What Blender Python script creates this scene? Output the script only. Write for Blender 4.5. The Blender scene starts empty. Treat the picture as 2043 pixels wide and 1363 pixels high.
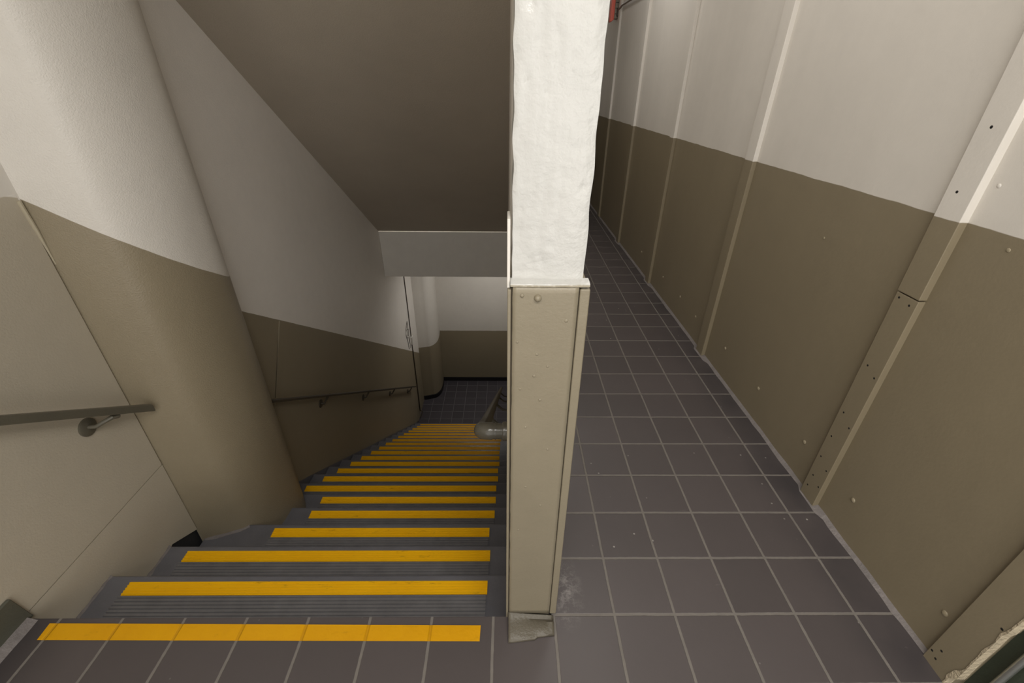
import bpy, bmesh, math, random
from mathutils import Vector, Matrix, noise
random.seed(7)
C = bpy.context.scene.collection
PI = math.pi

# ------------------------------------------------------------------ constants (metres)
H = 1.5123              # camera height over the upper landing
T = 0.2                 # floor tile
Y0 = 0.80               # edge of the landing
R, G = 0.175, 0.25      # riser, tread
NS = 20                 # treads
WL = -1.55              # left wall plane
ZL = -(NS+1)*R          # lower floor
def noseline(y): return -(y-Y0)*R/G
def rwall(y): return 1.306-(y-0.67)*0.01614   # right wall leans in a little down the corridor

# ------------------------------------------------------------------ materials
def lin(c):
    return tuple(((v/255)/12.92 if v/255 <= .04045 else ((v/255+.055)/1.055)**2.4) for v in c)+(1,)

class NT:
    def __init__(s, name):
        s.m = bpy.data.materials.new(name); s.m.use_nodes = True
        s.t = s.m.node_tree; s.b = s.t.nodes['Principled BSDF']; s._p = None
    def new(s, k, **kw):
        n = s.t.nodes.new(k)
        for a, v in kw.items(): setattr(n, a, v)
        return n
    def link(s, a, b): s.t.links.new(a, b)
    def setin(s, sock, v):
        if isinstance(v, bpy.types.NodeSocket): s.link(v, sock)
        else: sock.default_value = v
    def math(s, op, a, b=0.0, c=None, clamp=False):
        n = s.new('ShaderNodeMath', operation=op, use_clamp=clamp)
        s.setin(n.inputs[0], a); s.setin(n.inputs[1], b)
        if c is not None: s.setin(n.inputs[2], c)
        return n.outputs[0]
    def mix(s, f, a, b, mode='MIX'):
        n = s.new('ShaderNodeMix', data_type='RGBA', blend_type=mode)
        s.setin(n.inputs[0], f); s.setin(n.inputs[6], a); s.setin(n.inputs[7], b)
        return n.outputs[2]
    def pos(s):
        if s._p is None:
            g = s.new('ShaderNodeNewGeometry'); x = s.new('ShaderNodeSeparateXYZ')
            s.link(g.outputs['Position'], x.inputs[0]); s._p = (g.outputs['Position'],)+tuple(x.outputs)
        return s._p
    def noise(s, scale, detail=2.0, rough=.5, vec=None, stretch=None):
        n = s.new('ShaderNodeTexNoise'); n.inputs['Scale'].default_value = scale
        n.inputs['Detail'].default_value = detail; n.inputs['Roughness'].default_value = rough
        v = vec or s.pos()[0]
        if stretch:
            mp = s.new('ShaderNodeMapping'); mp.inputs['Scale'].default_value = stretch
            s.link(v, mp.inputs[0]); v = mp.outputs[0]
        s.link(v, n.inputs['Vector']); return n.outputs['Fac']
    def step(s, x, lo, hi):
        n = s.new('ShaderNodeMapRange', clamp=True)
        n.inputs['From Min'].default_value = lo; n.inputs['From Max'].default_value = hi
        s.setin(n.inputs['Value'], x); return n.outputs[0]
    def bump(s, h, strength, dist=.01, normal=None):
        n = s.new('ShaderNodeBump'); n.inputs['Strength'].default_value = strength
        n.inputs['Distance'].default_value = dist; s.setin(n.inputs['Height'], h)
        if normal is not None: s.link(normal, n.inputs['Normal'])
        return n.outputs[0]
    def done(s, col, rough, normal=None, spec=.5, metal=0.0):
        s.setin(s.b.inputs['Base Color'], col); s.setin(s.b.inputs['Roughness'], rough)
        s.b.inputs['Specular IOR Level'].default_value = spec
        s.b.inputs['Metallic'].default_value = metal
        if normal is not None: s.link(normal, s.b.inputs['Normal'])
        return s.m

WHITE = lin((223, 218, 210)); TAN = lin((138, 127, 105)); TANSTAIR = lin((147, 136, 114))

def paint(name, white, tan, coef, k, rough=.5, peel=.25, scale=160, lumps=.2, spec=.4, streak=0.0):
    """Two-tone wall paint: tan where coef . position < k, white above; orange-peel bump."""
    n = NT(name); P, x, y, z = n.pos()
    e = n.math('ADD', n.math('ADD', n.math('MULTIPLY', x, coef[0]), n.math('MULTIPLY', y, coef[1])), n.math('MULTIPLY', z, coef[2]))
    wob = n.math('MULTIPLY', n.math('SUBTRACT', n.noise(9, 3), .5), .008)
    e = n.math('ADD', e, wob)
    f = n.step(e, k-.0012, k+.0012)
    big = n.noise(1.7, 4, .6); fine = n.noise(14, 3, .6)
    var = n.math('ADD', n.math('MULTIPLY', big, .14), n.math('MULTIPLY', fine, .06))
    var = n.math('ADD', var, .90)
    if streak:
        st = n.noise(5, 4, .6, stretch=(1, 1, .12))
        var = n.math('ADD', var, n.math('MULTIPLY', n.math('SUBTRACT', st, .5), streak))
    col = n.mix(f, tan, white)
    cv = n.new('ShaderNodeCombineColor')
    for i in range(3): n.link(var, cv.inputs[i])
    col = n.mix(1.0, col, cv.outputs[0], 'MULTIPLY')
    h = n.math('ADD', n.math('MULTIPLY', n.noise(scale, 3, .6), peel), n.math('MULTIPLY', n.noise(11, 3), lumps))
    return n.done(col, rough, n.bump(h, .6, .006), spec)

def plain(name, c, rough=.5, spec=.4, metal=0.0, var=.16, scale=9, bump=.2, bscale=120, bdist=.004):
    n = NT(name)
    a = tuple(v*(1-var) for v in c[:3])+(1,); b = tuple(min(1, v*(1+var)) for v in c[:3])+(1,)
    col = n.mix(n.noise(scale, 5, .62), a, b)
    return n.done(col, rough, n.bump(n.noise(bscale, 4, .6), bump, bdist), spec, metal)

def tiles(name, c1, c2, grout, x0, y0, rough, wear=True):
    n = NT(name); P, x, y, z = n.pos()
    wob = n.math('MULTIPLY', n.math('SUBTRACT', n.noise(7, 2), .5), .016)
    u = n.math('ADD', n.math('DIVIDE', n.math('SUBTRACT', x, x0), T), wob)
    v = n.math('ADD', n.math('DIVIDE', n.math('SUBTRACT', y, y0), T), wob)
    def edge(q):
        r = n.math('FRACT', q); return n.math('MINIMUM', r, n.math('SUBTRACT', 1.0, r))
    d = n.math('MINIMUM', edge(u), edge(v))
    jag = n.math('MULTIPLY', n.math('SUBTRACT', n.noise(60, 2), .5), .012)
    d = n.math('ADD', d, jag)
    g = n.math('SUBTRACT', 1.0, n.step(d, .018, .027))
    wn = n.new('ShaderNodeTexWhiteNoise'); wn.noise_dimensions = '2D'
    cb = n.new('ShaderNodeCombineXYZ'); n.link(n.math('FLOOR', u), cb.inputs[0]); n.link(n.math('FLOOR', v), cb.inputs[1])
    n.link(cb.outputs[0], wn.inputs['Vector'])
    mott = n.math('ADD', n.math('MULTIPLY', wn.outputs['Value'], .55), n.math('MULTIPLY', n.noise(6, 5, .65), .45))
    col = n.mix(mott, c1, c2)
    if wear:
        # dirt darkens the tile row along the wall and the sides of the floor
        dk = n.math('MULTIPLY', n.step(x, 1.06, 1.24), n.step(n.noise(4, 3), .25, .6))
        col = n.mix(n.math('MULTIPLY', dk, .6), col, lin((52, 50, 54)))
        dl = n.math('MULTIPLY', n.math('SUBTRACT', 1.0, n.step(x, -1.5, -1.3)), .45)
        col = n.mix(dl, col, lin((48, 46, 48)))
        # white specks of paint and scuffs
        vo = n.new('ShaderNodeTexVoronoi'); vo.inputs['Scale'].default_value = 16; n.link(P, vo.inputs['Vector'])
        sp = n.math('MULTIPLY', n.math('SUBTRACT', 1.0, n.step(vo.outputs['Distance'], .03, .075)), n.step(n.noise(3, 1), .5, .58))
        col = n.mix(n.math('MULTIPLY', sp, .75), col, lin((190, 186, 180)))
        # plaster dust beside the post
        dx = n.math('SUBTRACT', x, .20); dy = n.math('SUBTRACT', y, .88)
        rr = n.math('SQRT', n.math('ADD', n.math('MULTIPLY', n.math('MULTIPLY', dx, dx), 3.0), n.math('MULTIPLY', n.math('MULTIPLY', dy, dy), .8)))
        du = n.math('MULTIPLY', n.math('SUBTRACT', 1.0, n.step(rr, .02, .13)), n.step(n.noise(30, 6, .8), .46, .74))
        col = n.mix(n.math('MULTIPLY', du, .7), col, lin((178, 172, 168)))
        scr = n.noise(9, 4, .7, stretch=(1, 6, 1)); col = n.mix(n.math('MULTIPLY', n.step(scr, .68, .76), .25), col, lin((160, 152, 148)))
    gcol = n.mix(n.noise(18, 4, .7), grout, tuple(v*.62 for v in grout[:3])+(1,))
    col = n.mix(g, col, gcol)
    h = n.math('ADD', n.math('MULTIPLY', n.math('SUBTRACT', 1.0, g), 1.0), n.math('MULTIPLY', n.noise(90, 3), .10))
    ro = n.mix(g, (rough, rough, rough, 1), (.8, .8, .8, 1))
    return n.done(col, ro, n.bump(h, .5, .003), .45)

M = {}
SLOPE = R/G
# wall paint lines: level on the corridor side, raking with the stair on the left side
M['right'] = paint('corridor_paint', WHITE, TAN, (0, .006, 1), 1.191, .38, .10, 90, .25, .45, .10)
M['left'] = paint('stair_paint', lin((242, 237, 230)), TANSTAIR, (0, .687, 1), .442+.687*2.193, .5, .35, 210, .15, .35)
M['nearleft'] = paint('near_left_paint', WHITE, lin((188, 179, 162)), (0, 0.35, 1), 1.205+.35*1.39, .45, .2, 170, .15, .4)
M['pier'] = paint('column_paint', WHITE, TANSTAIR, (.5792, .6441, 1), 1.2193, .36, .5, 190, .5, .5)
M['level_low'] = paint('lower_paint', WHITE, TANSTAIR, (0, 0, 1), -2.53, .5, .3, 180, .2)
M['post'] = paint('post_paint', lin((196, 195, 191)), lin((144, 135, 115)), (0, 0, 1), 1.1775, .30, .55, 60, 1.3, .5, .10)
M['white'] = plain('white_paint', WHITE, .5, var=.06)
M['beam'] = plain('beam_paint', lin((236, 232, 225)), .55, var=.06)
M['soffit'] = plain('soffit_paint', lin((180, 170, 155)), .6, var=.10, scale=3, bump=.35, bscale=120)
M['tan'] = plain('tan_paint', lin((137, 128, 109)), .38, var=.10)
M['tanbolt'] = plain('bolt_paint', lin((150, 139, 116)), .30, var=.08)
M['rail'] = plain('rail_paint', lin((96, 92, 80)), .35, var=.12, spec=.5)
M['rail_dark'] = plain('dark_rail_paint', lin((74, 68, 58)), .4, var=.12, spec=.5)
M['pipe'] = plain('pipe_paint', lin((90, 86, 76)), .22, var=.10, spec=.6)
M['kick'] = plain('kick_plate_paint', lin((98, 92, 80)), .35, var=.18, bump=.4)
M['skirt'] = plain('skirting_paint', lin((88, 88, 78)), .35, var=.14)
M['step'] = plain('step_paint', lin((106, 106, 112)), .36, var=.28, scale=7, bump=.35, bscale=70, spec=.5)
M['stepdark'] = plain('dark_step_paint', lin((46, 46, 48)), .5, var=.2)
M['rubber'] = plain('black_rubber', lin((116, 115, 117)), .25, var=.3, scale=14, bump=.25, spec=.5)
M['dark'] = plain('dark_void', lin((24, 22, 20)), .8)
M['crack'] = plain('crack_brown', lin((70, 62, 50)), .8)  # dark brown of the wire, scribbles and post joints
M['seam'] = plain('seam_filler', lin((178, 168, 146)), .6)
M['plaster'] = plain('bare_plaster', lin((196, 182, 156)), .85, var=.3, scale=40, bump=.8, bscale=80, bdist=.01)
M['mortar'] = plain('mortar', lin((126, 120, 118)), .8, var=.35, scale=22, bump=.7, bscale=60, bdist=.008)
M['edge_paint'] = M['right']
M['black_base'] = plain('black_base', lin((30, 28, 30)), .4)
M['steel'] = plain('galvanised_steel', lin((186, 188, 184)), .32, metal=.85, var=.15)
M['green'] = plain('dark_green_panel', lin((68, 74, 62)), .45, var=.25)
M['red'] = plain('red_plastic', lin((255, 128, 112)), .35, var=.02)
M['greybox'] = plain('grey_box', lin((150, 142, 130)), .4, var=.06)
M['conduit'] = plain('conduit_paint', lin((128, 118, 106)), .4, var=.08)
def yellow(name, worn):
    n = NT(name)
    YA, YB = ((212,150,2),(232,172,6)) if worn < .5 else ((240,178,2),(255,200,6))
    col = n.mix(n.noise(6, 5, .65), lin(YA), lin(YB))
    s = n.noise(45, 5, .7, stretch=(.25, 1, 1))
    col = n.mix(n.math('MULTIPLY', n.step(s, .60, .74), worn), col, lin((120, 88, 24)))
    P, x, y, z = n.pos()
    if worn < .5:   # tape pressed into the grout joints
        u = n.math('DIVIDE', n.math('SUBTRACT', x, .36), T); r = n.math('FRACT', u)
        d = n.math('MINIMUM', r, n.math('SUBTRACT', 1.0, r))
        g = n.math('SUBTRACT', 1.0, n.step(d, .012, .03))
        col = n.mix(n.math('MULTIPLY', g, .30), col, lin((160, 108, 20)))
        h = n.math('ADD', n.math('SUBTRACT', 1.0, g), n.math('MULTIPLY', n.noise(70, 3), .3))
        return n.done(col, .42, n.bump(h, .6, .004), .4)
    return n.done(col, .45, n.bump(n.noise(80, 3), .25, .003), .4)
M['tape'] = yellow('yellow_tape', .3)
M['yellow'] = yellow('yellow_rubber', .6)
M['floor'] = tiles('quarry_tile', lin((79, 73, 73)), lin((92, 85, 85)), lin((132, 126, 120)), .3595, .799, .36)
M['lowfloor'] = tiles('quarry_tile_lower', lin((70, 67, 72)), lin((84, 80, 86)), lin((120, 118, 122)), -1.374, 6.119, .40, False)

# ------------------------------------------------------------------ mesh builder
class MB:
    def __init__(s): s.v = []; s.f = []; s.mi = []; s.cur = 0
    def add(s, vs, fs):
        o = len(s.v); s.v += [tuple(v) for v in vs]
        for f in fs: s.f.append([o+i for i in f]); s.mi.append(s.cur)
        return s
    def box(s, a, b):
        (x0, y0, z0), (x1, y1, z1) = a, b
        vs = [(x0,y0,z0),(x1,y0,z0),(x1,y1,z0),(x0,y1,z0),(x0,y0,z1),(x1,y0,z1),(x1,y1,z1),(x0,y1,z1)]
        return s.add(vs, [(0,3,2,1),(4,5,6,7),(0,1,5,4),(1,2,6,5),(2,3,7,6),(3,0,4,7)])
    def hexa(s, lo, hi):           # two quads, lower and upper
        return s.add(list(lo)+list(hi), [(3,2,1,0),(4,5,6,7),(0,1,5,4),(1,2,6,5),(2,3,7,6),(3,0,4,7)])
    def prism(s, prof, axis, a, b):  # prof: 2D outline; axis: 0 -> (y,z), 1 -> (x,z), 2 -> (x,y)
        def P(p, t): return {0: (t,p[0],p[1]), 1: (p[0],t,p[1]), 2: (p[0],p[1],t)}[axis]
        n = len(prof); vs = [P(p,a) for p in prof]+[P(p,b) for p in prof]
        return s.add(vs, [tuple(range(n)), tuple(range(2*n-1, n-1, -1))]+[(i, (i+1)%n, n+(i+1)%n, n+i) for i in range(n)])
    def tube(s, pts, r, n=16, cap=True, sc=(1,1), up=(0,0,1)):
        pts = [Vector(p) for p in pts]; vs = []; N = len(pts)
        rs = r if isinstance(r, (list, tuple)) else [r]*N
        prev = None
        for i, p in enumerate(pts):
            d = (pts[min(i+1,N-1)]-pts[max(i-1,0)]).normalized()
            u = Vector(up); u = (u-d*u.dot(d))
            if u.length < .05: u = prev if prev else Vector((1,0,0)); u = u-d*u.dot(d)
            u.normalize(); w = d.cross(u); prev = u
            for k in range(n):
                a = 2*PI*k/n; vs.append(p+(w*math.cos(a)*sc[0]+u*math.sin(a)*sc[1])*rs[i])
        fs = []
        for i in range(N-1):
            for k in range(n):
                fs.append((i*n+k, i*n+(k+1)%n, (i+1)*n+(k+1)%n, (i+1)*n+k))
        if cap: fs += [tuple(range(n-1,-1,-1)), tuple(range((N-1)*n, N*n))]
        return s.add(vs, fs)
    def dome(s, c, nrm, r, h, n=14, rings=4):
        c = Vector(c); d = Vector(nrm).normalized(); a = d.orthogonal().normalized(); b = d.cross(a); vs = []
        for i in range(rings):
            t = i/rings*PI/2
            for k in range(n):
                q = 2*PI*k/n; vs.append(c+(a*math.cos(q)+b*math.sin(q))*r*math.cos(t)+d*h*math.sin(t))
        vs.append(c+d*h); fs = []
        for i in range(rings-1):
            for k in range(n): fs.append((i*n+k, i*n+(k+1)%n, (i+1)*n+(k+1)%n, (i+1)*n+k))
        for k in range(n): fs.append(((rings-1)*n+k, (rings-1)*n+(k+1)%n, rings*n))
        fs.append(tuple(range(n-1,-1,-1)))
        return s.add(vs, fs)
    def build(s, name, mats, parent=None, smooth=False, bevel=0.0, seg=2):
        me = bpy.data.meshes.new(name)
        inv = Matrix.Identity(4)
        if parent is not None: inv = world(parent).inverted()
        me.from_pydata([tuple(inv @ Vector(v)) for v in s.v], [], s.f)
        if not isinstance(mats, (list, tuple)): mats = [mats]
        for m in mats: me.materials.append(m)
        for p, i in zip(me.polygons, s.mi): p.material_index = i
        bm = bmesh.new(); bm.from_mesh(me); bmesh.ops.recalc_face_normals(bm, faces=bm.faces); bm.to_mesh(me); bm.free()
        me.shade_smooth() if smooth else me.shade_flat()
        o = bpy.data.objects.new(name, me); C.objects.link(o)
        if parent is not None: o.parent = parent
        if bevel:
            b = o.modifiers.new('bevel', 'BEVEL'); b.width = bevel; b.segments = seg; b.limit_method = 'ANGLE'; b.angle_limit = math.radians(40)
            me.shade_smooth()
            w = o.modifiers.new('wn', 'WEIGHTED_NORMAL'); w.keep_sharp = True
        elif smooth:
            me.set_sharp_from_angle(angle=math.radians(40))
        return o

def world(o):
    m = Matrix.Translation(o.location)
    while o.parent is not None:
        o = o.parent; m = Matrix.Translation(o.location) @ m
    return m
def tag(o, label=None, cat=None, group=None, kind=None):
    if label: o['label'] = label
    if cat: o['category'] = cat
    if group: o['group'] = group
    if kind: o['kind'] = kind
    return o
def thing(name, label, cat, loc=(0,0,0), group=None):
    o = bpy.data.objects.new(name, None); C.objects.link(o); o.location = loc; o.empty_display_size = .1
    return tag(o, label, cat, group)
def copy_tree(o, parent=None):
    c = o.copy(); C.objects.link(c)
    if parent is not None: c.parent = parent
    for ch in list(o.children): copy_tree(ch, c)
    return c
def struct(o, label=None): return tag(o, label, None, None, 'structure')

# ------------------------------------------------------------------ the setting
# upper floor: landing and corridor, one tiled slab
b = MB()
b.prism([(WL-.1,-1.6),(2.0,-1.6),(2.0,Y0),(1.5,Y0),(1.5,12),(0.03,12),(0.03,Y0-.0055),(WL-.1,Y0-.0055)], 2, -.16, 0)
struct(b.build('floor', M['floor']), 'brown quarry tile floor of the landing and corridor')
b = MB(); b.box((WL-.1, Y0+NS*G+.001, ZL-.15), (2.6, 7.3, ZL))
struct(b.build('floor_lower', M['lowfloor']), 'dark tiled floor at the foot of the stairs')

# left wall: backing, near panel, strip below the landing level, long stair wall
def zt(y): return min(2.75, 3.09-.7*(y-Y0))
b = MB(); b.box((WL-.16, -1.6, ZL-.1), (WL-.02, 7.3, 2.9)); lw = struct(b.build('wall_left', M['stepdark']))
b = MB(); b.box((WL-.02, -1.6, 1.203), (WL-.006, 1.405, 2.8)); b.build('upper_panel', M['white'], lw, bevel=.004)
b = MB(); b.box((WL-.02, -1.6, .0135), (WL, 1.452, 1.196)); b.build('lower_panel', M['nearleft'], lw, bevel=.003)
# panel under the landing line, its foot cut on the rake above the third tread
b = MB(); b.prism([(Y0-.02,.0105),(1.452,.0105),(1.452,-.438),(1.31,-.355),(1.302,-.36),(1.302,-.54),(.78,-.54)], 0, WL-.02, WL-.0015)
b.build('stringer_panel', M['nearleft'], lw)
b = MB(); b.box((WL-.02, 1.398, 1.17), (WL-.001, 1.47, 2.8)); b.build('filler_strip', M['white'], lw)
b = MB(); b.tube([(WL+.001,1.447,1.175),(WL+.003,1.452,1.08),(WL+.001,1.457,.96)], [.007,.006,.002], 8)
b.build('corner_bead', M['seam'], lw, True)
# stair wall beyond the column; its foot follows the nosing line
b = MB()
b.prism([(1.9,2.9),(1.9,noseline(1.9)),(5.9,noseline(5.9)),(6.06,ZL),(7.3,ZL),(7.3,2.9)], 0, WL-.02, WL)
b.build('stair_side', M['left'], lw)
b = MB()   # dark painted stringer under the rake
b.prism([(1.9,noseline(1.9)-.002),(5.9,noseline(5.9)-.002),(6.03,ZL),(5.6,ZL-.05),(1.9,noseline(1.9)-.7)], 0, WL-.02, WL-.004)
b.build('stringer', M['step'], lw)
b = MB()
b.hexa([(WL-.004,2.679,.1),(WL+.0012,2.679,.1),(WL+.0012,2.690,.093),(WL-.004,2.690,.093)][::-1],
       [(WL-.004,2.228,-.529),(WL+.0012,2.228,-.529),(WL+.0012,2.237,-.535),(WL-.004,2.237,-.535)])
b.hexa([(WL-.004,2.228,-.529),(WL+.0012,2.228,-.529),(WL+.0012,2.236,-.535),(WL-.004,2.236,-.535)][::-1],
       [(WL-.004,1.93,-.945),(WL+.0012,1.93,-.945),(WL+.0012,1.937,-.95),(WL-.004,1.937,-.95)])
b.build('panel_seam', M['seam'], lw)
b = MB()   # wire run and scribbled marks near the foot of the stair
b.tube([(WL+.008,6.215,-.66),(WL+.008,6.22,-1.5),(WL+.008,6.21,-2.31)], .007, 8)
b.tube([(WL+.010,6.21,-2.30),(WL+.010,6.21,-3.0),(WL+.010,6.20,-3.55),(WL+.05,6.22,-3.6),(WL+.02,6.12,-3.66)], .009, 8)
cb_ = thing('cable', 'thin dark cable with small white box running down the wall where the stairs end', 'cable', (WL+.004,6.21,-3.66))
b.build('wire', M['crack'], cb_, True)
b = MB()
b.tube([(WL+.002,6.09,-1.70),(WL+.002,5.95,-1.78),(WL+.002,5.93,-1.86),(WL+.002,5.99,-2.0),(WL+.002,6.02,-2.16)], .0055, 6)
b.tube([(WL+.002,6.09,-1.70),(WL+.002,6.07,-1.84),(WL+.002,6.01,-1.80),(WL+.002,6.03,-1.93),(WL+.002,6.08,-1.95),(WL+.002,6.10,-1.84)], .005, 6)
b.tube([(WL+.002,5.98,-1.93),(WL+.002,6.05,-1.97)], .006, 6)
b.tube([(WL+.002,6.06,-2.08),(WL+.002,6.11,-1.98),(WL+.002,6.12,-2.2)], .004, 6)
b.build('scribble', M['crack'], lw, True)
b = MB(); b.box((WL+.001, 6.19, -2.18), (WL+.03, 6.26, -2.04)); b.build('junction_box', M['beam'], cb_, bevel=.004)

# chipped paint where the wall meets the first two treads
for i, (ya, yb) in ((1, (.815, 1.045)), (2, (1.06, 1.295))):
    b = MB(); vs = []; n = 40; z = -i*R+.0004
    for k in range(n+1):
        y = ya+(yb-ya)*k/n; w = max(.0015, .005+.009*noise.noise((y*28, i, 2))); h = max(.001, .006+.012*noise.noise((y*22, 5, i)))
        vs += [(WL-.0005, y, z+h), (WL+.0012, y, z+h*.6), (WL+.002+w, y, z)]
    b.add(vs, [f for k in range(n) for f in [(3*k,3*k+3,3*k+4,3*k+1),(3*k+1,3*k+4,3*k+5,3*k+2)]])
    b.build('chipped_edge', M['mortar'], lw, True)

# skirting of the landing, cut off on a slope at the stair
b = MB(); b.prism([(-1.6,0),(.806,0),(.803,.02),(.793,.114),(.788,.116),(-1.6,.116)], 0, WL+.0005, WL+.013)
struct(b.build('baseboard_left', M['skirt'], bevel=.003))
b = MB()
pp = []
for i in range(60):
    y = -1.6+i*(2.39/59); pp.append((y, .018+.006*noise.noise((y*9, 0, 3))))
vs = []; n = len(pp)
for y, w in pp: vs += [(WL+.012, y, .0), (WL+.012, y, w*.9), (WL+.012+w*1.6, y, .0005)]
b.add(vs, [f for i in range(n-1) for f in [(3*i+1,3*i+4,3*i+5,3*i+2),(3*i,3*i+3,3*i+4,3*i+1)]])
struct(b.build('trim_1', M['mortar'], smooth=True))

# right wall: flat painted sheets, slightly leaning inward down the corridor, batten over every joint
b = MB()
lo = [(rwall(.60),.60,-.02),(rwall(12),12,-.02),(rwall(12)+.14,12,-.02),(rwall(.6)+.14,.60,-.02)]
b.hexa(lo[::-1], [(x,y,2.9) for x,y,z in lo][::-1])
rw = struct(b.build('wall_right', M['right']))
TH = .022
for i, y in enumerate([1.229, 2.403, 3.592, 4.731, 5.83, 6.98, 8.13, 9.28]):
    b = MB(); w = .086
    xa, xb = rwall(y), rwall(y+w)
    lo = [(xa-TH,y,.003),(xa+.002,y,.003),(xb+.002,y+w,.003),(xb-TH,y+w,.003)]
    if i == 0:
        b.hexa(lo, [(p[0],p[1],.938) for p in lo])
        lo2 = [(xa-TH,y,.942),(xa+.002,y,.942),(xb+.002,y+w,.942),(xb-TH,y+w,.942)]
        lo2 = [(p[0]-(.002 if k in (0,3) else 0),p[1],p[2]) for k,p in enumerate(lo2)]
        b.hexa(lo2, [(p[0],p[1],2.8) for p in lo2])
    else:
        b.hexa(lo, [(p[0],p[1],2.8) for p in lo])
    bt = b.build('batten', M['right'], rw, bevel=.0025)
    if i == 0:
        b = MB()
        for (yy, zz) in [(1.298,.923),(1.253,.915),(1.29,.664),(1.245,.64),(1.292,.45),(1.243,.415),(1.294,.33),(1.296,.22),(1.245,.19),(1.29,.12),(1.244,.10),(1.293,.06),(1.28,1.258),(1.275,1.424),(1.27,1.62)]:
            xx = rwall(yy)-TH-(.0022 if zz > .942 else 0)
            b.dome((xx+.0005,yy,zz), (-1,0,0), .0045, .0012, 10, 3)
        b.build('nail_hole', M['dark'], bt, True)
# worn jamb at the near end of the wall, with its broken plaster edge
b = MB(); pts = [(.675,0),(.675,2.8)]
edge = []
for i in range(41):
    z = .0+i*.07 if i > 20 else i*.02
    z = i*.018 if i <= 24 else .432+(i-24)*.148
    yy = .590+.0035*noise.noise((z*9,1,2))+(.012 if z < .05 else 0)-(.004 if z > .3 else 0)
    edge.append((yy, z))
b.prism([(.675,0),(.675,2.8)]+edge[::-1], 0, rwall(.63)-.018, rwall(.63)+.012)
jb = b.build('jamb', M['right'], rw)
b = MB(); vs = []
for i, (yy, z) in enumerate(edge):
    k = .0035+.0035*noise.noise((z*22,5,1))+(.016*max(0,1-abs(z-.06)/.035))
    x = rwall(.63)-.0195
    vs += [(x, yy+k, z), (x-.001, yy-.001, z), (x+.02, yy-.003, z)]
n = len(edge)
b.add(vs, [f for i in range(n-1) for f in [(3*i,3*i+1,3*i+4,3*i+3),(3*i+1,3*i+2,3*i+5,3*i+4)]])
b.build('broken_edge', M['plaster'], jb, True)
b = MB()
for yy, z in [(.652,.075),(.668,.045),(.65,.035),(.60,.30)]:
    b.dome((rwall(.63)-.0178,yy,z),(-1,0,0),.004,.001,10,3)
b.build('nail_hole', M['dark'], jb, True)
bolts = [(1.421,.18),(1.114,.177),(.712,.164),(1.814,.177),(2.2,.183),(2.641,.164),(2.943,.174),(3.33,.17),(3.95,.17),
         (1.201,1.29),(1.095,1.150),(1.75,.98),(1.02,1.6)]
for k, (y, z) in enumerate(bolts):
    b = MB(); r = .0095 if z < .2 else .006
    b.dome((rwall(y)+.0005, y, z), (-1,0,0), r, .006 if z < .2 else .003, 16, 5)
    b.build('bolt_head', M['tanbolt'] if z < 1.18 else M['white'], rw, True)
# mortar fillet between floor and wall
b = MB(); vs = []; n = 260
for i in range(n):
    y = .66+i*.036; w = .017+.006*noise.noise((y*5,2,7))+.006*max(0,noise.noise((y*13,9,1)))
    for by in (1.229,2.403,3.592,4.731):
        if by-.06 < y < by+.11: w += .016
    x = rwall(y)+.002; vs += [(x,y,0),(x,y,.012+.004*noise.noise((y*8,3,3))),(x-w,y,.0006)]
b.add(vs, [f for i in range(n-1) for f in [(3*i+1,3*i+4,3*i+5,3*i+2),(3*i,3*i+3,3*i+4,3*i+1)]])
struct(b.build('trim_2', M['mortar'], smooth=True))
# recess past the jamb
b = MB(); b.box((1.345,-1.6,-.02),(1.45,.6,2.9)); struct(b.build('wall_recess', M['green']))

# ceilings
b = MB(); b.box((WL-.1,-1.6,2.75),(1.5,1.285,2.9)); b.box((.0,1.285,2.75),(1.5,12,2.9)); struct(b.build('ceiling', M['white']))
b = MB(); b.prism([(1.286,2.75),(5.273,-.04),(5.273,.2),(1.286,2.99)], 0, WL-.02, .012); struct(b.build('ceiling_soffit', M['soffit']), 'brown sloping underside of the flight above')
b = MB(); b.box((WL-.02,5.42,-.60),(2.6,7.45,-.45)); struct(b.build('ceiling_lower', M['beam']))
# divider between stair and corridor, corridor end, lower hall
b = MB(); b.box((.012,.955,ZL),(.13,6.02,2.75)); struct(b.build('wall_divider', M['left']))
b = MB(); b.box((.012,6.021,-.16),(.13,11.6,2.75)); struct(b.build('wall_corridor', M['right']))
b = MB(); b.box((-.05,11.6,0),(1.5,11.75,2.8)); struct(b.build('wall_end', M['right']))
b = MB(); b.box((WL-.16,7.30,ZL-.1),(2.6,7.45,-.55)); struct(b.build('wall_back', M['level_low']))
b = MB(); b.box((-1.3,7.285,ZL),(2.5,7.30,ZL+.085)); struct(b.build('baseboard_back', M['black_base'], bevel=.004))
b = MB(); b.box((2.5,5.8,ZL-.1),(2.6,7.3,-.55)); struct(b.build('wall_hall', M['level_low']))
b = MB(); b.box((.13,5.9,ZL),(2.5,6.02,-.55)); struct(b.build('wall_hall_front', M['level_low']))

# beam across the foot of the soffit
b = MB(); b.box((WL+.001,5.276,-.627),(.010,5.42,-.045))
tag(b.build('beam', M['beam'], bevel=.006), 'white painted beam crossing the stairwell at the low end of the brown soffit', 'beam')

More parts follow.
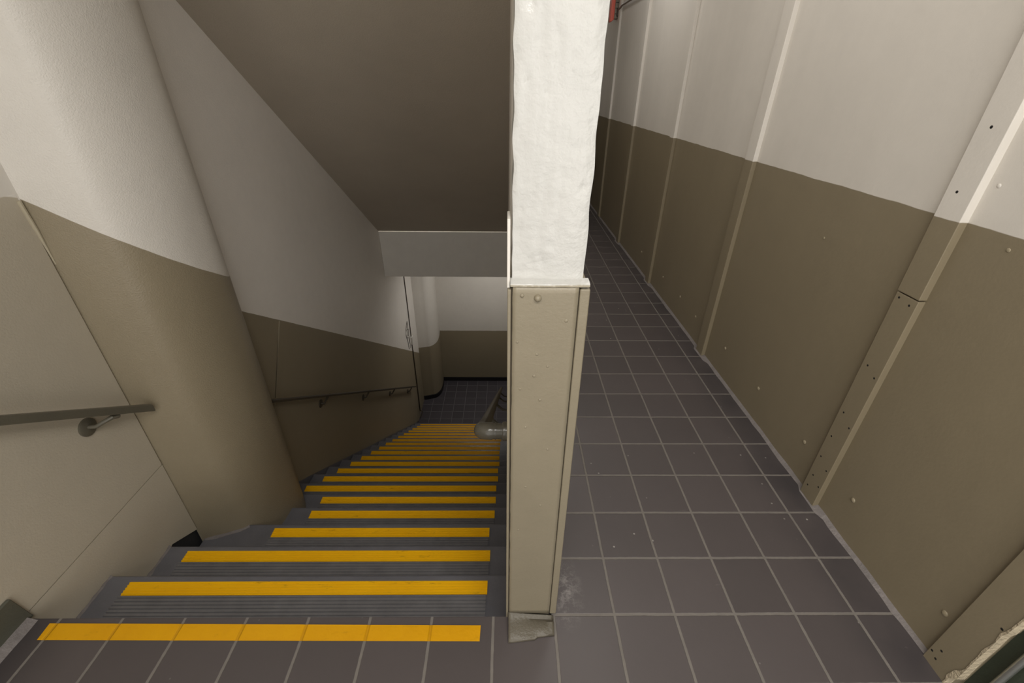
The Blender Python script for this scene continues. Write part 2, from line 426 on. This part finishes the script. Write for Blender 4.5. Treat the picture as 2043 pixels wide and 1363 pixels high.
# ------------------------------------------------------------------ rounded columns on the left wall
def column_outline(cx, cy, a, bb, ex, y_end, n=40):
    pts = []
    for i in range(n+1):
        t = -PI/2+PI*i/n      # from near side round to far side
        c, s = math.cos(t), math.sin(t)
        pts.append((cx+a*abs(c)**(2/ex), cy+bb*(abs(s)**(2/ex))*(1 if s > 0 else -1)))
    return pts
def column(name, prof, z0, z1, mat, label, rough=.0015):
    root = thing(name, label, 'column', (prof[len(prof)//2][0]-.2, prof[len(prof)//2][1], z0))
    b = MB(); n = len(prof); rows = 90; vs = []
    for j in range(rows+1):
        z = z0+(z1-z0)*j/rows
        for i, (x, y) in enumerate(prof):
            d = rough*noise.noise((x*5+3, y*5, z*3)) if 0 < i < n-1 else 0
            vs.append((x+d, y-d*.6, z))
    fs = [(j*n+i, j*n+i+1, (j+1)*n+i+1, (j+1)*n+i) for j in range(rows) for i in range(n-1)]
    b.add(vs, fs)
    b.build('shaft', mat, root, True)
    return root
prof1 = [(WL-.01,1.455)]+[p for p in [(WL+.003,1.458),(-1.50,1.470),(-1.45,1.488),(-1.40,1.508)]]
for i in range(1, 27):     # one continuous bend from the near face into the long side
    t = i/26; u_ = 1-t
    prof1.append((u_**3*-1.40+3*u_*u_*t*-1.333+3*u_*t*t*-1.283+t**3*-1.283, u_**3*1.508+3*u_*u_*t*1.532+3*u_*t*t*1.645+t**3*1.80))
prof1 += [(-1.284,1.86),(-1.29,1.91),(-1.305,1.96),(-1.335,2.01),(-1.38,2.05),(-1.44,2.075),(WL-.01,2.085)]
c1 = column('column', prof1, -1.3, 2.9, M['pier'], 'rounded tan and white column on the left wall near the top of the stairs', .004)
b = MB(); vs = []; n = 30
base = [(x+.004, y-.004) for x, y in prof1[1:16]]
for i, (x, y) in enumerate(base):
    w = .004+.006*noise.noise((x*60, y*60, 0))
    if y < 1.535: vs += [(x-.006, y+.006, -.525+w*1.8), (x+w*.4, y-w*1.5, -.5245)]
m = len(vs)//2
b.add(vs, [(2*i,2*i+2,2*i+3,2*i+1) for i in range(m-1)])
b.build('mortar_fillet', M['mortar'], c1, True)
prof2 = [(WL-.01,6.672),(-1.52,6.675),(-1.44,6.70)]
for i in range(13):
    t = i/12*PI/2
    prof2.append((-1.40+.158*math.sin(t), 6.715+.30*(1-math.cos(t))))
prof2 += [(-1.242,7.12),(-1.25,7.22),(-1.26,7.31)]
c2 = column('column', prof2, ZL, -.5, M['level_low'], 'small rounded column in shadow at the foot of the stairs', .001)
b = MB(); n = len(prof2)
vs = []
for x, y in prof2: vs += [(x+.006, y-.008, ZL), (x+.006, y-.008, ZL+.085), (x-.002, y+.003, ZL+.09)]
b.add(vs, [f for i in range(n-1) for f in [(3*i,3*i+3,3*i+4,3*i+1),(3*i+1,3*i+4,3*i+5,3*i+2)]])
tag(b.build('black_base', M['black_base'], c2, True), 'black base')

# ------------------------------------------------------------------ stair flight
stair = thing('staircase', 'dark grey staircase descending between the left wall and the post, yellow strip on every tread', 'stairs', (WL/2, Y0, -R))
def rounded_step(i):
    y0, y1, z = Y0+(i-1)*G, Y0+i*G, -i*R
    ys = y0+.001 if i > 1 else y0-.005
    pr = [(ys, z)]
    for k in range(5):
        t = k/4*PI/2; pr.append((y1-.012+.012*math.sin(t), z-.012+.012*math.cos(t)))
    pr += [(y1-.004, z-.04), (y1-.022, z-R-.02), (y0-.02, z-R-.02), (y0-.02+.001, z-.02), (ys, z-.02)]
    return pr
left = {3: -1.215, 4: -1.15, 5: -1.21}
def ribs(x0, x1, ya, yb, z, n, h, base=.003):
    pr = [(ya, z)]
    s = (yb-ya)/n
    pr.append((ya, z+base))
    for k in range(n):
        pr += [(ya+s*(k+.22), z+base), (ya+s*(k+.38), z+base+h), (ya+s*(k+.72), z+base+h), (ya+s*(k+.88), z+base)]
    pr += [(yb, z+base), (yb, z)]
    return pr
for i in range(1, NS+1):
    b = MB(); b.prism(rounded_step(i), 0, WL+.001, .011)
    st = b.build('step', M['step'], stair, True)
    y1, z = Y0+i*G, -i*R+.0005
    xl = left.get(i, -1.452)+random.uniform(-.006,.006); xr = -.066+random.uniform(-.006,.004)
    if i == 3: xr -= .018
    b = MB(); b.prism(ribs(xl, xr, y1-.083, y1-.030, z, 5, .0026), 0, xl, xr); tag(b.build('nosing_strip', M['yellow'], st), 'yellow ribbed strip')
    b = MB(); b.prism(ribs(xl, xr, y1-.205, y1-.085, z, 9, .0055), 0, xl-.004, xr-.004); tag(b.build('grip_mat', M['rubber'], st), 'black ribbed mat')

# yellow tape on the landing edge
b = MB(); nx = 120; vs = []
for k in range(nx+1):
    t = k/nx
    for q, (xa, ya, xb, yb) in enumerate([(-1.463,.779,-.080,.767), (-1.459,.7295,-.081,.7195)]):
        x = xa+(xb-xa)*t; y = ya+(yb-ya)*t
        g = ((x-.36)/T) % 1; g = min(g, 1-g); dz = .0006 if g > .03 else -.0
        vs.append((x, y, .0012+dz))
b.add(vs, [(2*k, 2*k+2, 2*k+3, 2*k+1) for k in range(nx)])
tag(b.build('safety_tape', M['tape']), 'smooth yellow safety tape stuck across the tiled landing edge above the first step', 'tape')

# ------------------------------------------------------------------ the post
post = thing('post', 'square steel post, white above and tan below, standing between stairs and corridor', 'post', (.085,.82,0))
b = MB()   # white shaft: rough with many coats of paint
nx, nz = 26, 240; vs = []
x0, x1, y0, y1 = .009, .151, .808, .95
loop = [(x0+(x1-x0)*k/nx, y0, 'f') for k in range(nx+1)]+[(x1, y0+(y1-y0)*k/8, 's') for k in range(1,9)]+[(x0, y1, 's')]+[(x0, y1-(y1-y0)*k/8, 's') for k in range(1,8)]
nl = len(loop)
for j in range(nz+1):
    z = 1.168+(2.78-1.168)*j/nz
    for (x, y, kd) in loop:
        a = noise.noise((x*60, y*60, z*11)); c = noise.noise((x*18, y*18, z*4)); d = max(0, noise.noise((x*70, 3, z*30))-.35)
        ed = 1 if (abs(x-x0) < .004 or abs(x-x1) < .004) else 0
        e = .0022*a+.0026*c-.008*d
        cx = (x-.08)/.071
        rx = .004*abs(cx)**6
        wob = ed*.0022*noise.noise((x*3, 7, z*22))
        vs.append((x+wob-(rx*.3 if cx > 0 else -rx*.3), y-e+(rx if kd == 'f' else 0), z))
fs = [(j*nl+i, j*nl+(i+1) % nl, (j+1)*nl+(i+1) % nl, (j+1)*nl+i) for j in range(nz) for i in range(nl)]
b.add(vs, fs)
tag(b.build('shaft', M['post'], post, True), 'rough white painted shaft')
b = MB()   # paint ledge on top of the casing
vs = []; n = 24
for k in range(n+1):
    x = .007+(.161-.007)*k/n; q = .0016*noise.noise((x*60,2,2))
    vs += [(x, .7865+q*.3, 1.1735+q*.7), (x, .789, 1.178+q), (x, .797, 1.180+q), (x, .815, 1.181)]
b.add(vs, [f for k in range(n) for f in [(4*k,4*k+4,4*k+5,4*k+1),(4*k+1,4*k+5,4*k+6,4*k+2),(4*k+2,4*k+6,4*k+7,4*k+3)]])
tag(b.build('ledge', M['post'], post, True), 'white paint ledge')
b = MB()
nx, nz = 14, 90; vs = []
for j in range(nz+1):
    z = .040+(1.172-.040)*j/nz
    for k in range(nx+1):
        x = .0115+(.140-.0115)*k/nx
        if k == 0: x += .0012*noise.noise((4,z*25,1))
        y = .787-.0008*noise.noise((x*12,1,z*6))
        vs.append((x, y, z-(.010*k/nx if j == 0 else 0)))
w = nx+1
b.add(vs, [(j*w+k, j*w+k+1, (j+1)*w+k+1, (j+1)*w+k) for j in range(nz) for k in range(nx)])
cs = b.build('casing', M['tan'], post, True); tag(cs, 'tan sheet metal casing')
so = cs.modifiers.new('solid','SOLIDIFY'); so.thickness = .008; so.offset = -1
b = MB(); b.box((.1425,.788,.028),(.163,.95,1.168)); b.build('corner_angle', M['tan'], post, bevel=.003)
b = MB(); b.box((.1385,.7925,.03),(.144,.81,1.168)); b.build('joint', M['crack'], post)
b = MB(); b.box((.0015,.793,-.03),(.0085,.865,1.165)); b.build('side_plate', M['tan'], post, bevel=.0015)
b = MB(); b.box((.008,.794,-.01),(.0118,.83,1.168)); b.build('joint', M['crack'], post)
b = MB(); b.box((.0005,.800,1.165),(.0065,.86,1.300)); tag(b.build('side_plate', M['white'], post, bevel=.0015), 'white upper end of the side plate')
b = MB(); b.dome((.061,.7865,1.150),(-.3,-1,.2),.0075,.008,12,4); b.dome((.030,.7865,1.155),(0,-1,0),.004,.002,10,3)
b.build('bolt_head', M['tan'], post, True)
for (x,z) in [(.064,1.02),(.088,.99),(.060,.965),(.075,.90),(.03,.93),(.045,.82),(.10,.75),(.05,.62),(.09,.55),(.034,.45),(.12,1.1),(.022,1.05)]:
    b = MB(); b.dome((x,.7868,z),(0,-1,0),random.uniform(.0025,.004),.0014,10,3)
    b.build('paint_blob', M['tan'], post, True)
# bent kick plate at the foot
b = MB(); vs = []; prof = [(.792,.034),(.789,.030),(.780,.024),(.765,.019),(.745,.015),(.727,.011),(.718,.006),(.715,.001)]
nx = 16
for k in range(nx+1):
    t = k/nx; x = .009+(.155-.009)*t
    sag = .006*math.sin(PI*min(1,t*1.1))
    for q, (y, z) in enumerate(prof):
        yy = y+.016*t*max(0,(q-2)/5)+(0.006 if t > .62 else 0)*(q > 5); zz = z-sag*(1 if q < 3 else .2)-(.022*t*t if q < 3 else .006*t if q < 6 else 0)
        vs.append((x, yy, max(.001, zz)))
w = len(prof)
b.add(vs, [(k*w+q, (k+1)*w+q, (k+1)*w+q+1, k*w+q+1) for k in range(nx) for q in range(w-1)])
kp = b.build('kick_plate', M['kick'], post, True); tag(kp, 'bent grey metal kick plate')
so = kp.modifiers.new('solid','SOLIDIFY'); so.thickness = .003; so.offset = 1
b = MB(); b.box((.010,.795,.0005),(.150,.95,.04)); b.build('core', M['dark'], post)

# ------------------------------------------------------------------ handrails
# flat wooden rail on the near left wall
def rail_z(y): return .338-.70*(y-1.453)
rl = thing('handrail', 'flat grey-brown handrail on the near left wall, ending against the column', 'handrail', (-1.52,1.25,.45))
b = MB()
ya, yb = .25, 1.455
hw, hh = .021, .018
def sec(y):
    z = rail_z(y); return [(-1.498,y,z-hh),(-1.498+2*hw,y,z-hh),(-1.498+2*hw,y,z+hh),(-1.498,y,z+hh)]
A, B = sec(ya), sec(yb)
b.add(A+B, [(0,1,2,3),(7,6,5,4),(0,4,5,1),(1,5,6,2),(2,6,7,3),(3,7,4,0)])
b.build('rail', M['rail'], rl, bevel=.006, seg=3)
def bracket(root, y, z, xr, zr, mat, dy=.06, r=.035):
    b = MB(); b.tube([(WL-.0005,y,z),(WL+.006,y,z),(WL+.009,y,z)], [r,r,r*.85], 24, up=(0,0,1))
    br = b.build('bracket', mat, root, True)
    b = MB(); b.tube([(WL+.006,y,z),(WL+.03,y+.005,z-.002),(WL+.05,y+dy*.3,z+(zr-z)*.4),(xr,y+dy*.6,zr-.004),(xr,y+dy,zr-.70*dy*.4)], [.008,.008,.008,.009,.009], 10)
    b.build('arm', mat, br, True)
    b = MB(); b.dome((WL+.009,y,z),(1,0,0),.005,.003,10,3); b.build('screw', mat, br, True)
bracket(rl, 1.262, .400, -1.478, rail_z(1.262+.05)-.016, M['rail'])
bracket(rl, .45, .97, -1.478, rail_z(.45+.05)-.016, M['rail'])
# dark rail lower down the same wall
def rail2_z(y): return -.151-.7*(y-2.11)
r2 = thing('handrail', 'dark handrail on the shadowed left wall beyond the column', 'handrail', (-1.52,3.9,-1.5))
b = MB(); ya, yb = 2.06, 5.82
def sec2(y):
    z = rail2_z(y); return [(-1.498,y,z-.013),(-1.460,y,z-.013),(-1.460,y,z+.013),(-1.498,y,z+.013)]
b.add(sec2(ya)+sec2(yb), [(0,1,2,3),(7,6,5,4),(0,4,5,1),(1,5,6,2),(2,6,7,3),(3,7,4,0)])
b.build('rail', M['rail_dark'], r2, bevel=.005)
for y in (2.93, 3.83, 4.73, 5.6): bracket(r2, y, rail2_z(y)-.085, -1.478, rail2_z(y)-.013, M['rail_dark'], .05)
# pipe rail on the divider, returning to the wall in an elbow
pr = thing('handrail', 'thick grey pipe handrail with a round elbow, fixed beside the post', 'handrail', (-.05,1.1,.525))
ey, ez, rx = 1.100, .528, -.080
pts = [(.012,ey,ez),(-.040,ey,ez)]
d = Vector((0,G,-R)).normalized()
cpt = Vector((rx,ey,ez))
for k in range(1,8):      # quarter bend from the wall stub into the raking rail
    t = k/8; a = Vector((-.040,ey,ez)); c = cpt+d*.032
    pts.append(tuple((1-t)**2*a+2*t*(1-t)*cpt+t*t*c))
far = Vector((rx,5.9,ez-.7*(5.9-ey)))
pts += [tuple(cpt+d*.032), tuple(cpt+d*.3), tuple(cpt+d*1.5), tuple(far)]
b = MB(); b.tube(pts, [.0255]*2+[.0285]*7+[.026]+[.0215]*3, 20, up=(.3,.57,.82)); b.build('rail', M['pipe'], pr, True)
b = MB(); b.tube([(.0119,ey,ez),(-.010,ey,ez),(-.012,ey,ez)], [.031,.031,.029], 24); b.tube([(-.034,ey,ez),(-.037,ey,ez)], [.0285,.0285], 20); b.build('flange', M['pipe'], pr, True)
for y in (1.72, 2.7, 3.7, 4.7):
    z = ez-.7*(y-ey)
    b = MB(); b.tube([(.012,y,z-.10),(.004,y,z-.10)], [.026,.024], 18); b.tube([(.006,y,z-.10),(-.03,y,z-.09),(rx+.012,y,z-.05),(rx,y,z-.01)], .009, 10); b.build('bracket', M['pipe'], pr, True)

# steel pipe in the recess at the right
b = MB(); b.tube([(1.33,.552,.0),(1.33,.552,1.2),(1.33,.552,2.75)], .0085, 16)
sp = thing('steel_pipe', 'thin bright steel pipe standing in the dark recess behind the broken jamb', 'pipe', (1.33,.552,0))
b.build('tube', M['steel'], sp, True)
for z in (.9,1.8):
    b = MB(); b.tube([(1.33,.552,z),(1.33,.552,z+.02)], .0115, 16); b.box((1.33,.549,z+.004),(1.3445,.555,z+.016))
    b.build('clip', M['green'], sp, True)

# ------------------------------------------------------------------ red alarm box high on the corridor wall
yb = 6.0; xw = rwall(yb)
al = thing('alarm_box', 'red and grey alarm box high on the corridor wall beside the white post', 'alarm', (xw,yb,2.25))
b = MB(); b.box((xw-.045,yb,2.135),(xw+.001,yb+.10,2.40)); b.build('housing', M['greybox'], al, bevel=.008)
for z in (2.175, 2.225, 2.275):
    b = MB(); b.box((xw-.040,yb-.003,z),(xw-.008,yb+.004,z+.008)); b.build('vent_slot', M['rail_dark'], al)
b = MB(); b.prism([(xw-.044,2.13),(xw-.075,2.105),(xw-.085,2.115),(xw-.085,2.38),(xw-.044,2.40)], 1, yb+.004, yb+.10)
tag(b.build('cover', M['red'], al, bevel=.006), 'red cover')
b = MB(); b.box((xw-.026,yb-.05,2.155),(xw+.0005,yb-.004,2.225)); b.build('junction_box', M['rail_dark'], al, bevel=.004)
b = MB(); b.tube([(xw-.014,yb-.054,2.205),(xw-.020,yb-.11,2.212),(rwall(5.7)-.036,5.7,2.222),(rwall(4.6)-.036,4.6,2.222),(rwall(3.0)-.036,3.0,2.222)], .011, 12)
tag(b.build('conduit', M['conduit']), 'thin grey conduit running up the corridor wall from the alarm box', 'pipe')

# ------------------------------------------------------------------ light
def area(name, loc, size, power, col=(1,.965,.915), rot=(0,0,0), spread=PI):
    l = bpy.data.lights.new(name, 'AREA'); l.shape = 'RECTANGLE'; l.size, l.size_y = size; l.energy = power; l.color = col; l.spread = spread
    o = bpy.data.objects.new(name, l); C.objects.link(o); o.location = loc; o.rotation_euler = rot; return o
area('landing_lamp', (.35,-.5,2.70), (1.6,.25), 42)
area('lobby_lamp', (.85,-1.5,1.35), (.45,1.9), 10, rot=(PI/2,0,0))
area('corridor_fill', (.62,2.0,2.70), (.2,1.0), 6)  # added fill light, no fixture here; brightens the near right wall
area('corridor_mid_fill', (.62,4.1,2.70), (.2,.9), 6.5)  # added fill for the middle of the corridor, not a fixture
area('corridor_far_fill', (.62,7.6,2.70), (.2,1.0), 5)  # added fill lifting the dark far end, no lamp stands there
area('hall_lamp', (-.15,6.3,-.62), (.9,.2), 11)
w = bpy.data.worlds.new('world'); w.use_nodes = True; bpy.context.scene.world = w
bg = w.node_tree.nodes['Background']; bg.inputs[0].default_value = (1,.965,.91,1); bg.inputs[1].default_value = 1.6

# ------------------------------------------------------------------ camera
P_, Y_, R_ = math.radians(30.3518), math.radians(.8246), math.radians(.6153)
f = Vector((math.sin(Y_)*math.cos(P_), math.cos(Y_)*math.cos(P_), -math.sin(P_)))
ri = Vector((math.cos(Y_), -math.sin(Y_), 0)); u = ri.cross(f)
r2_ = math.cos(R_)*ri+math.sin(R_)*u; u2 = -math.sin(R_)*ri+math.cos(R_)*u
cam = bpy.data.cameras.new('camera'); cam.sensor_width = 36; cam.lens = 36*880.94/2043; cam.clip_start = .01
co = bpy.data.objects.new('camera', cam); C.objects.link(co)
m = Matrix((r2_, u2, -f)).transposed().to_4x4(); m.translation = (0,0,H); co.matrix_world = m
bpy.context.scene.camera = co
vs_ = bpy.context.scene.view_settings
vs_.view_transform = 'Standard'; vs_.look = 'None'; vs_.exposure = 0; vs_.gamma = 1
